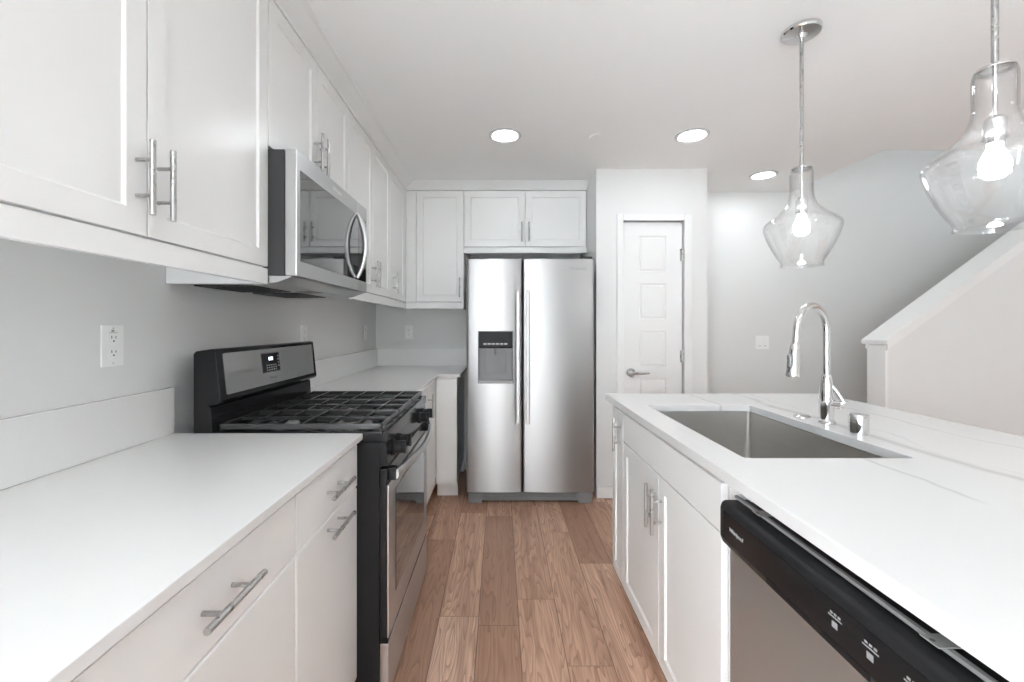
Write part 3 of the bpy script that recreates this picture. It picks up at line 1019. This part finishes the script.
text('logo', 'Whirlpool', (0.535, FY + 0.004, 1.682), (1, 0, 0), (0, 0, 1), 0.036, M['grey_mark'], fdr, 0.003)

# ------------------------------------------------------------------ island
IX0, IX1 = 0.552, 1.685
IXF = 0.565 + T                    # carcass face
IY1 = Y(2.205)
IY0 = Y(0.36)
IB = CT - 0.030
SX0, SX1, SY0, SY1 = 0.660, 1.120, Y(1.132), Y(1.886)
NI = (-1, 0, 0)
it = MB()
b = bmesh.new()
def rrect(x0, x1, y0, y1, r, n=5):
    out = []
    for cx, cy, a0 in ((x1 - r, y1 - r, 0), (x0 + r, y1 - r, PI / 2), (x0 + r, y0 + r, PI), (x1 - r, y0 + r, 1.5 * PI)):
        for q in range(n):
            a = a0 + q * PI / 2 / (n - 1)
            out.append((cx + r * math.cos(a), cy + r * math.sin(a)))
    return out
inner = rrect(SX0, SX1, SY0, SY1, 0.012)
outer = [(IX1, IY1), (IX0, IY1), (IX0, IY0), (IX1, IY0)]
def ring_faces(zv, flip):
    vi = [b.verts.new((x, y, zv)) for x, y in inner]
    vo = [b.verts.new((x, y, zv)) for x, y in outer]
    for c in range(4):
        for q in range(4):
            b.faces.new((vo[c], vi[c * 5 + q], vi[c * 5 + q + 1]))
        d = (c + 1) % 4
        b.faces.new((vo[c], vi[c * 5 + 4], vi[(d * 5) % 20], vo[d]))
    return vi, vo
ti, to = ring_faces(CT, False)
bi, bo = ring_faces(IB, True)
for A_, B_ in ((ti, bi), (to, bo)):
    n = len(A_)
    for i in range(n):
        b.faces.new((A_[i], A_[(i + 1) % n], B_[(i + 1) % n], B_[i]))
bmesh.ops.recalc_face_normals(b, faces=list(b.faces))
sharp = [e for e in b.edges if len(e.link_faces) == 2 and e.calc_face_angle(0) > 1.0]
bmesh.ops.bevel(b, geom=sharp, offset=0.0025, segments=2, profile=0.5, affect='EDGES')
it._merge(b)
isl = tag(it.build('countertop', M['quartz_vein']), 'wide white veined quartz island countertop on the right', 'countertop')
MB().box(0.60, IX1 - 0.38, IY0 + 0.012, IY0 + 0.032, 0.0, IB - 0.001).build('end_panel', M['cab_island'], isl, smooth=False)
IZ0 = 0.068
def isl_cab(label, y0, y1, fronts, **kw):
    fr = Fr((IXF, y0, 0), U_, NI)
    return cabinet('base_cabinet', label, 'cabinet', fr, (IXF, (y0 + y1) / 2, 0), y1 - y0, 0.60, IZ0, IB - 0.001, fronts, kick=0.07, m=M['cab_island'], **kw)
yi0, yi1, yi2, yim = Y(1.072), Y(1.930), Y(2.110), Y(1.497)
isl_cab('slim island cabinet at the far end with one full-height door', yi1 + 0.0005, yi2, [
    ('door', G, yi2 - yi1 - 0.002, IZ0 + 0.004, 0.872, 'v', Y(1.958) - yi1, 0.765)])
isl_cab('island sink cabinet with two doors under a false drawer front', yi0, yi1 - 0.0005, [
    ('panel', G, yi1 - yi0 - G, ZG + G, 0.872),
    ('door', G, yim - yi0 - G, IZ0 + 0.004, ZG - G, 'v', Y(1.468) - yi0, 0.622),
    ('door', yim - yi0 + G, yi1 - yi0 - G, IZ0 + 0.004, ZG - G, 'v', Y(1.527) - yi0, 0.622)], hollow=True)

# sink
sk = thing('kitchen_sink', ((SX0 + SX1) / 2, (SY0 + SY1) / 2, IB - 0.24), 'undermount stainless sink set in the island countertop', 'sink')
b = bmesh.new()
levels = [(0.016, IB - 0.0008, 0.016), (0.0, IB - 0.0008, 0.012), (0.0, IB - 0.20, 0.02), (-0.008, IB - 0.225, 0.025), (-0.03, IB - 0.232, 0.03)]
rg = []
for grow, z, r in levels:
    rg.append([b.verts.new((x, y, z)) for x, y in rrect(SX0 - grow, SX1 + grow, SY0 - grow, SY1 + grow, r)])
for i in range(len(rg) - 1):
    for q in range(20):
        b.faces.new((rg[i][q], rg[i][(q + 1) % 20], rg[i + 1][(q + 1) % 20], rg[i + 1][q]))
b.faces.new(rg[-1])
m = MB()
m._merge(b)
bs = m.build('basin', M['steel_sink'], sk, angle=0.9)
sol = bs.modifiers.new('thickness', 'SOLIDIFY')
sol.thickness = 0.0012
sol.offset = -1
MB().lathe([(0.0, 0.004), (0.02, 0.004), (0.03, 0.007), (0.045, 0.006), (0.055, 0.002), (0.055, 0.0)], ((SX0 + SX1) / 2 + 0.08, (SY0 + SY1) / 2, IB - 0.2318), 32).build('drain', M['chrome'], sk)
text('maker_mark', '—', (SX1 - 0.0012, Y(1.62), IB - 0.045), (0, -1, 0), (0, 0, 1), 0.05, M['mark'], sk)

# faucet
fx, fy = 1.196, Y(1.538)
fa = thing('kitchen_faucet', (fx, fy, CT), 'tall chrome gooseneck pull-down faucet behind the sink', 'faucet')
MB().lathe([(0, CT + 0.0005), (0.028, CT + 0.0005), (0.028, CT + 0.004), (0.022, CT + 0.010), (0.024, CT + 0.05), (0.0245, CT + 0.09), (0.0225, CT + 0.135), (0.017, CT + 0.168), (0.0135, CT + 0.178), (0, CT + 0.178)], (fx, fy, 0), 32).build('body', M['chrome'], fa)
ang = math.radians(205)
dv = Vector((math.cos(ang), math.sin(ang), 0))
span = 0.178
path = [Vector((fx, fy, CT + 0.170)), Vector((fx, fy, CT + 0.25)), Vector((fx, fy, CT + 0.335))]
zc = CT + 0.335
for i in range(1, 17):
    a = PI * i / 16
    path.append(Vector((fx, fy, zc)) + dv * (span / 2 * (1 - math.cos(a))) + Vector((0, 0, 0.094 * math.sin(a))))
path += [path[-1] + dv * 0.004 + Vector((0, 0, -0.03)), path[-1] + dv * 0.010 + Vector((0, 0, -0.055))]
MB().tube([tuple(p) for p in path], [0.0118] * len(path), 16).build('spout', M['chrome'], fa)
e = path[-1]
dn = (Vector((0, 0, -1)) + dv * 0.12).normalized()
MB().tube([tuple(e - dn * 0.012), tuple(e), tuple(e + dn * 0.012), tuple(e + dn * 0.05), tuple(e + dn * 0.098), tuple(e + dn * 0.104)], [0.013, 0.0155, 0.017, 0.0195, 0.0225, 0.0195], 20).build('spray_head', M['chrome'], fa)
sd = Vector((-dv.y, dv.x, 0))
bc = e + dn * 0.045 + dv * 0.021
MB().box(bc.x - 0.007, bc.x + 0.007, bc.y - 0.009, bc.y + 0.009, bc.z - 0.026, bc.z + 0.022, 0.003).build('spray_button', M['nickel'], fa)
lev = MB()
sd2 = Vector((0.55, -0.83, 0)).normalized()
hb0 = Vector((fx, fy, CT + 0.072))
lev.cyl(hb0 + sd2 * 0.018, hb0 + sd2 * 0.048, 0.0165, 20, 0.003)
lp = [hb0 + sd2 * 0.040, hb0 + sd2 * 0.052 + Vector((0, 0, 0.012)), hb0 + sd2 * 0.05 - sd * 0.0 + Vector((-0.01, 0.02, 0.05)), hb0 + sd2 * 0.045 + Vector((-0.028, 0.03, 0.085))]
lev.tube([tuple(p) for p in lp], [0.010, 0.0085, 0.0065, 0.005], 12)
lev.build('lever', M['chrome'], fa)
ag = tag(MB().lathe([(0, CT + 0.0005), (0.024, CT + 0.0005), (0.024, CT + 0.006), (0.0275, CT + 0.008), (0.0275, CT + 0.062), (0.0255, CT + 0.066), (0, CT + 0.067)], (1.176, Y(1.377), 0), 36).build('air_gap', M['chrome']), 'short chrome cylinder air gap cap on the island right of the faucet', 'air gap')
tag(MB().lathe([(0, CT + 0.0005), (0.030, CT + 0.0005), (0.030, CT + 0.003), (0.024, CT + 0.007), (0.010, CT + 0.008), (0, CT + 0.008)], (1.184, Y(1.647), 0), 36).build('hole_cover', M['chrome']), 'flat round metal hole cover on the island left of the faucet', 'cover')

# ------------------------------------------------------------------ dishwasher
DY0, DY1 = Y(0.425), Y(1.022)
DZT = 0.853
DXF = 0.534
dw = thing('dishwasher', (0.88, (DY0 + DY1) / 2, 0), 'stainless dishwasher with a black control panel under the island countertop', 'dishwasher')
MB().box(0.605, 1.16, DY0, DY1, 0.09, 0.845).build('tub', M['black_satin'], dw)
MB().box(0.625, 0.645, DY0, DY1, 0.002, 0.089).build('toe_panel', M['black_satin'], dw)
ddo = MB().box(0.556, 0.603, DY0 + 0.003, DY1 - 0.003, 0.10, 0.742, 0.005).build('door', M['steel_dw'], dw)
prof = [(0.603, 0.744), (0.558, 0.744), (0.540, 0.752), (DXF, 0.768), (DXF, 0.836), (DXF + 0.004, 0.848), (DXF + 0.012, DZT), (0.603, DZT)]
cpn = MB().prism(prof, 1, DY0 + 0.002, DY1 - 0.002, 0.003).build('control_panel', M['black_satin'], dw)
MB().box(DXF - 0.0012, DXF + 0.002, DY0 + 0.04, DY1 - 0.02, 0.772, 0.834, 0.0006).build('fascia', M['black'], cpn)
MB().box(DXF - 0.0018, DXF + 0.002, (DY0 + DY1) / 2 - 0.12, (DY0 + DY1) / 2 + 0.12, 0.760, 0.7715, 0.0004).build('pull_recess', M['black'], cpn)
text('logo', 'Whirlpool', (DXF - 0.0014, DY1 - 0.075, 0.802), (0, -1, 0), (0, 0, 1), 0.0135, M['mark'], cpn)
for y in (Y(0.668), Y(0.604), Y(0.54)):
    km = MB()
    km.box(DXF - 0.0018, DXF - 0.0012, y - 0.014, y + 0.014, 0.8085, 0.8105)
    km.box(DXF - 0.0018, DXF - 0.0012, y - 0.005, y + 0.006, 0.793, 0.803)
    for q in range(3):
        km.box(DXF - 0.0018, DXF - 0.0012, y - 0.011 + q * 0.008, y - 0.006 + q * 0.008, 0.813, 0.8165)
    km.build('button_marking', M['grey_mark'], cpn)
MB().box(0.568, 0.576, DY0 + 0.004, DY1 - 0.004, 0.8575, 0.864, 0.001).build('mounting_strip', M['galv'], dw)
for y in (Y(0.915), Y(0.545)):
    q = MB()
    q.box(0.556, 0.602, y - 0.013, y + 0.013, 0.8645, 0.8665, 0.0008).box(0.596, 0.599, y - 0.013, y + 0.013, 0.8665, 0.8865, 0.0008)
    q.build('mounting_bracket', M['galv'], dw)
    MB().cyl((0.561, y, 0.8666), (0.561, y, 0.8672), 0.0032, 10).build('screw_hole', M['slot'], dw)
MB().box(IXF + 0.002, IXF + 0.02, DY1 + 0.002, yi0 - 0.001, 0.10, IB - 0.002).build('filler_strip', M['cab_island'], dw, smooth=False)

# ------------------------------------------------------------------ pendants and ceiling lights
def pendant(x, y, label):
    zt = 1.889
    p = thing('pendant_light', (x, y, CEIL), label, 'pendant light', 'clear glass pendants over the island')
    MB().lathe([(0, CEIL - 0.0005), (0.0685, CEIL - 0.0005), (0.0685, CEIL - 0.012), (0.064, CEIL - 0.018), (0.02, CEIL - 0.021), (0.012, CEIL - 0.034), (0, CEIL - 0.034)], (x, y, 0), 40).build('canopy', M['chrome'], p)
    MB().cyl((x, y, CEIL - 0.03), (x, y, zt + 0.01), 0.0068, 14).build('rod', M['nickel'], p)
    MB().lathe([(0, zt + 0.016), (0.012, zt + 0.015), (0.016, zt + 0.008), (0.033, zt + 0.006), (0.036, zt + 0.002), (0.036, zt - 0.001), (0, zt - 0.001)], (x, y, 0), 36).build('cap', M['chrome'], p)
    MB().cyl((x, y, zt), (x, y, zt - 0.12), 0.005, 12).build('stem', M['chrome'], p)
    MB().lathe([(0, zt - 0.112), (0.014, zt - 0.112), (0.0205, zt - 0.120), (0.0205, zt - 0.165), (0.017, zt - 0.178), (0, zt - 0.178)], (x, y, 0), 28).build('socket', M['chrome'], p)
    pr = [(0.024, 0.0), (0.036, -0.002), (0.0385, -0.009), (0.0395, -0.022), (0.0395, -0.080), (0.0415, -0.105), (0.049, -0.132), (0.066, -0.157), (0.090, -0.180), (0.114, -0.198), (0.126, -0.210), (0.130, -0.222), (0.128, -0.238), (0.119, -0.268), (0.105, -0.302), (0.089, -0.334), (0.075, -0.358), (0.0705, -0.369), (0.0715, -0.374), (0.0725, -0.379)]
    # refine the outline
    fine = []
    for i in range(len(pr) - 1):
        p0 = pr[max(0, i - 1)]; p1 = pr[i]; p2 = pr[i + 1]; p3 = pr[min(len(pr) - 1, i + 2)]
        for q in range(3):
            t = q / 3
            fine.append(tuple(0.5 * (2 * p1[k] + (p2[k] - p0[k]) * t + (2 * p0[k] - 5 * p1[k] + 4 * p2[k] - p3[k]) * t * t + (3 * p1[k] - p0[k] - 3 * p2[k] + p3[k]) * t ** 3) for k in (0, 1)))
    fine.append(pr[-1])
    th = 0.003
    inn = []
    for i, (r, z) in enumerate(fine):
        a = fine[max(0, i - 1)]; c = fine[min(len(fine) - 1, i + 1)]
        d = Vector((c[0] - a[0], c[1] - a[1])).normalized()
        inn.append((r + d.y * th, z - d.x * th))
    MB().lathe([(r, zt - 0.002 + z) for r, z in fine] + [(r, zt - 0.002 + z) for r, z in reversed(inn)], (x, y, 0), 64, closed=True).build('glass_shade', M['glass'], p, angle=1.2)
    MB().lathe([(0, zt - 0.178), (0.0135, zt - 0.179), (0.0145, zt - 0.190), (0.021, zt - 0.203), (0.0265, zt - 0.219), (0.0280, zt - 0.233), (0.0255, zt - 0.248), (0.016, zt - 0.259), (0, zt - 0.262)], (x, y, 0), 28).build('bulb', M['bulb'], p)
    return p
pendant(1.184, Y(1.649), 'farther clear glass pendant light, hung fully in view')
pendant(1.190, Y(1.010), 'nearer clear glass pendant light cut by the frame at upper right')
def recessed(x, y, label, zc=CEIL):
    p = thing('recessed_light', (x, y, zc), label, 'ceiling light', 'recessed lights in the kitchen ceiling')
    MB().lathe([(0.072, zc - 0.0005), (0.100, zc - 0.0005), (0.100, zc - 0.003), (0.094, zc - 0.008), (0.084, zc - 0.010), (0.072, zc - 0.003)], (x, y, 0), 48, closed=True).build('trim_ring', M['trim_ring'], p)
    MB().lathe([(0, zc - 0.0035), (0.0715, zc - 0.0035), (0.0715, zc - 0.001), (0, zc - 0.001)], (x, y, 0), 48).build('diffuser', M['lamp'], p)
recessed(0.03, Y(2.558), 'round recessed ceiling light in front of the refrigerator')
recessed(1.17, Y(2.558), 'round recessed ceiling light in front of the pantry door')
recessed(2.03, Y(3.238), 'round recessed ceiling light in the hall near the stairwell')
recessed(0.03, -0.30, 'unseen recessed fill light added above the near end of the aisle')  # this light and the next are added out of view for brightness
recessed(0.03, -1.30, 'unseen recessed fill light added behind the aisle, toward the rear wall')
recessed(3.7, Y(3.2), 'unseen recessed fill light added high over the stairs', 5.0)  # both stair lights are added, unseen, to lift the wall behind
recessed(2.9, Y(3.2), 'unseen recessed fill light added high over the foot of the stairs', 5.0)
tag(MB().lathe([(0, CEIL - 0.008), (0.040, CEIL - 0.007), (0.043, CEIL - 0.003), (0.043, CEIL - 0.0005), (0, CEIL - 0.0005)], (0.592, Y(2.58), 0), 36).build('sprinkler_cover', M['ceiling']), 'small round white sprinkler cover on the ceiling between recessed lights', 'sprinkler cover')

# ------------------------------------------------------------------ outlets and switches
def outlet(fr, loc, label, mark=False):
    p = thing('wall_outlet', loc, label, 'outlet')
    MB(fr).box(-0.035, 0.035, 0.0005, 0.006, -0.058, 0.058, 0.002).build('plate', M['plate'], p)
    for z in (0.020, -0.020):
        r = MB(fr).box(-0.0165, 0.0165, 0.006, 0.0075, z - 0.0145, z + 0.0145, 0.0005).build('receptacle', M['plate'], p)
        MB(fr).box(-0.0075, -0.0055, 0.0075, 0.0080, z + 0.000, z + 0.008).box(0.0055, 0.0075, 0.0075, 0.0080, z - 0.000, z + 0.007).cyl((0, 0.0075, z - 0.007), (0, 0.0080, z - 0.007), 0.0026, 10).build('slots', M['slot'], r)
    MB(fr).cyl((0, 0.006, 0.049), (0, 0.0067, 0.049), 0.0028, 10).cyl((0, 0.006, -0.049), (0, 0.0067, -0.049), 0.0028, 10).build('screws', M['grey_mark' if False else 'mark'], p)
    if mark:
        MB(fr).box(-0.014, 0.014, 0.0060, 0.0065, 0.0362, 0.0374).box(-0.006, 0.003, 0.0060, 0.0065, 0.0395, 0.0445).build('printed_mark', M['grey_mark'], p)
for yv, lab, mk in ((Y(1.186), 'duplex outlet nearest the camera on the left wall above the backsplash', True),
                    (Y(2.345), 'outlet on the left wall just beyond the range backguard', False),
                    (Y(3.41), 'outlet on the left wall close to the back corner', False)):
    outlet(Fr((XL, yv, 1.218), U_, NL), (XL, yv, 1.218), lab, mk)
outlet(Fr((-0.806, YB, 1.217), (1, 0, 0), (0, -1, 0)), (-0.806, YB, 1.217), 'outlet on the back wall left of the refrigerator')
sw = thing('light_switch', (2.27, YH, 1.128), 'double rocker light switch on the hall wall behind the island', 'switch')
frS = Fr((2.27, YH, 1.128), (1, 0, 0), (0, -1, 0))
MB(frS).box(-0.058, 0.058, 0.0005, 0.006, -0.058, 0.058, 0.002).build('plate', M['plate'], sw)
for x in (-0.023, 0.023):
    rk = MB(frS).prism([(0.006, -0.033), (0.0075, -0.033), (0.011, 0.033), (0.006, 0.033)], 0, x - 0.0165, x + 0.0165, 0.0005).build('rocker', M['plate'], sw)
    MB(frS).box(x - 0.010, x + 0.010, 0.0074, 0.0088, -0.031, -0.027).build('rocker_mark', M['grey_mark'], rk)
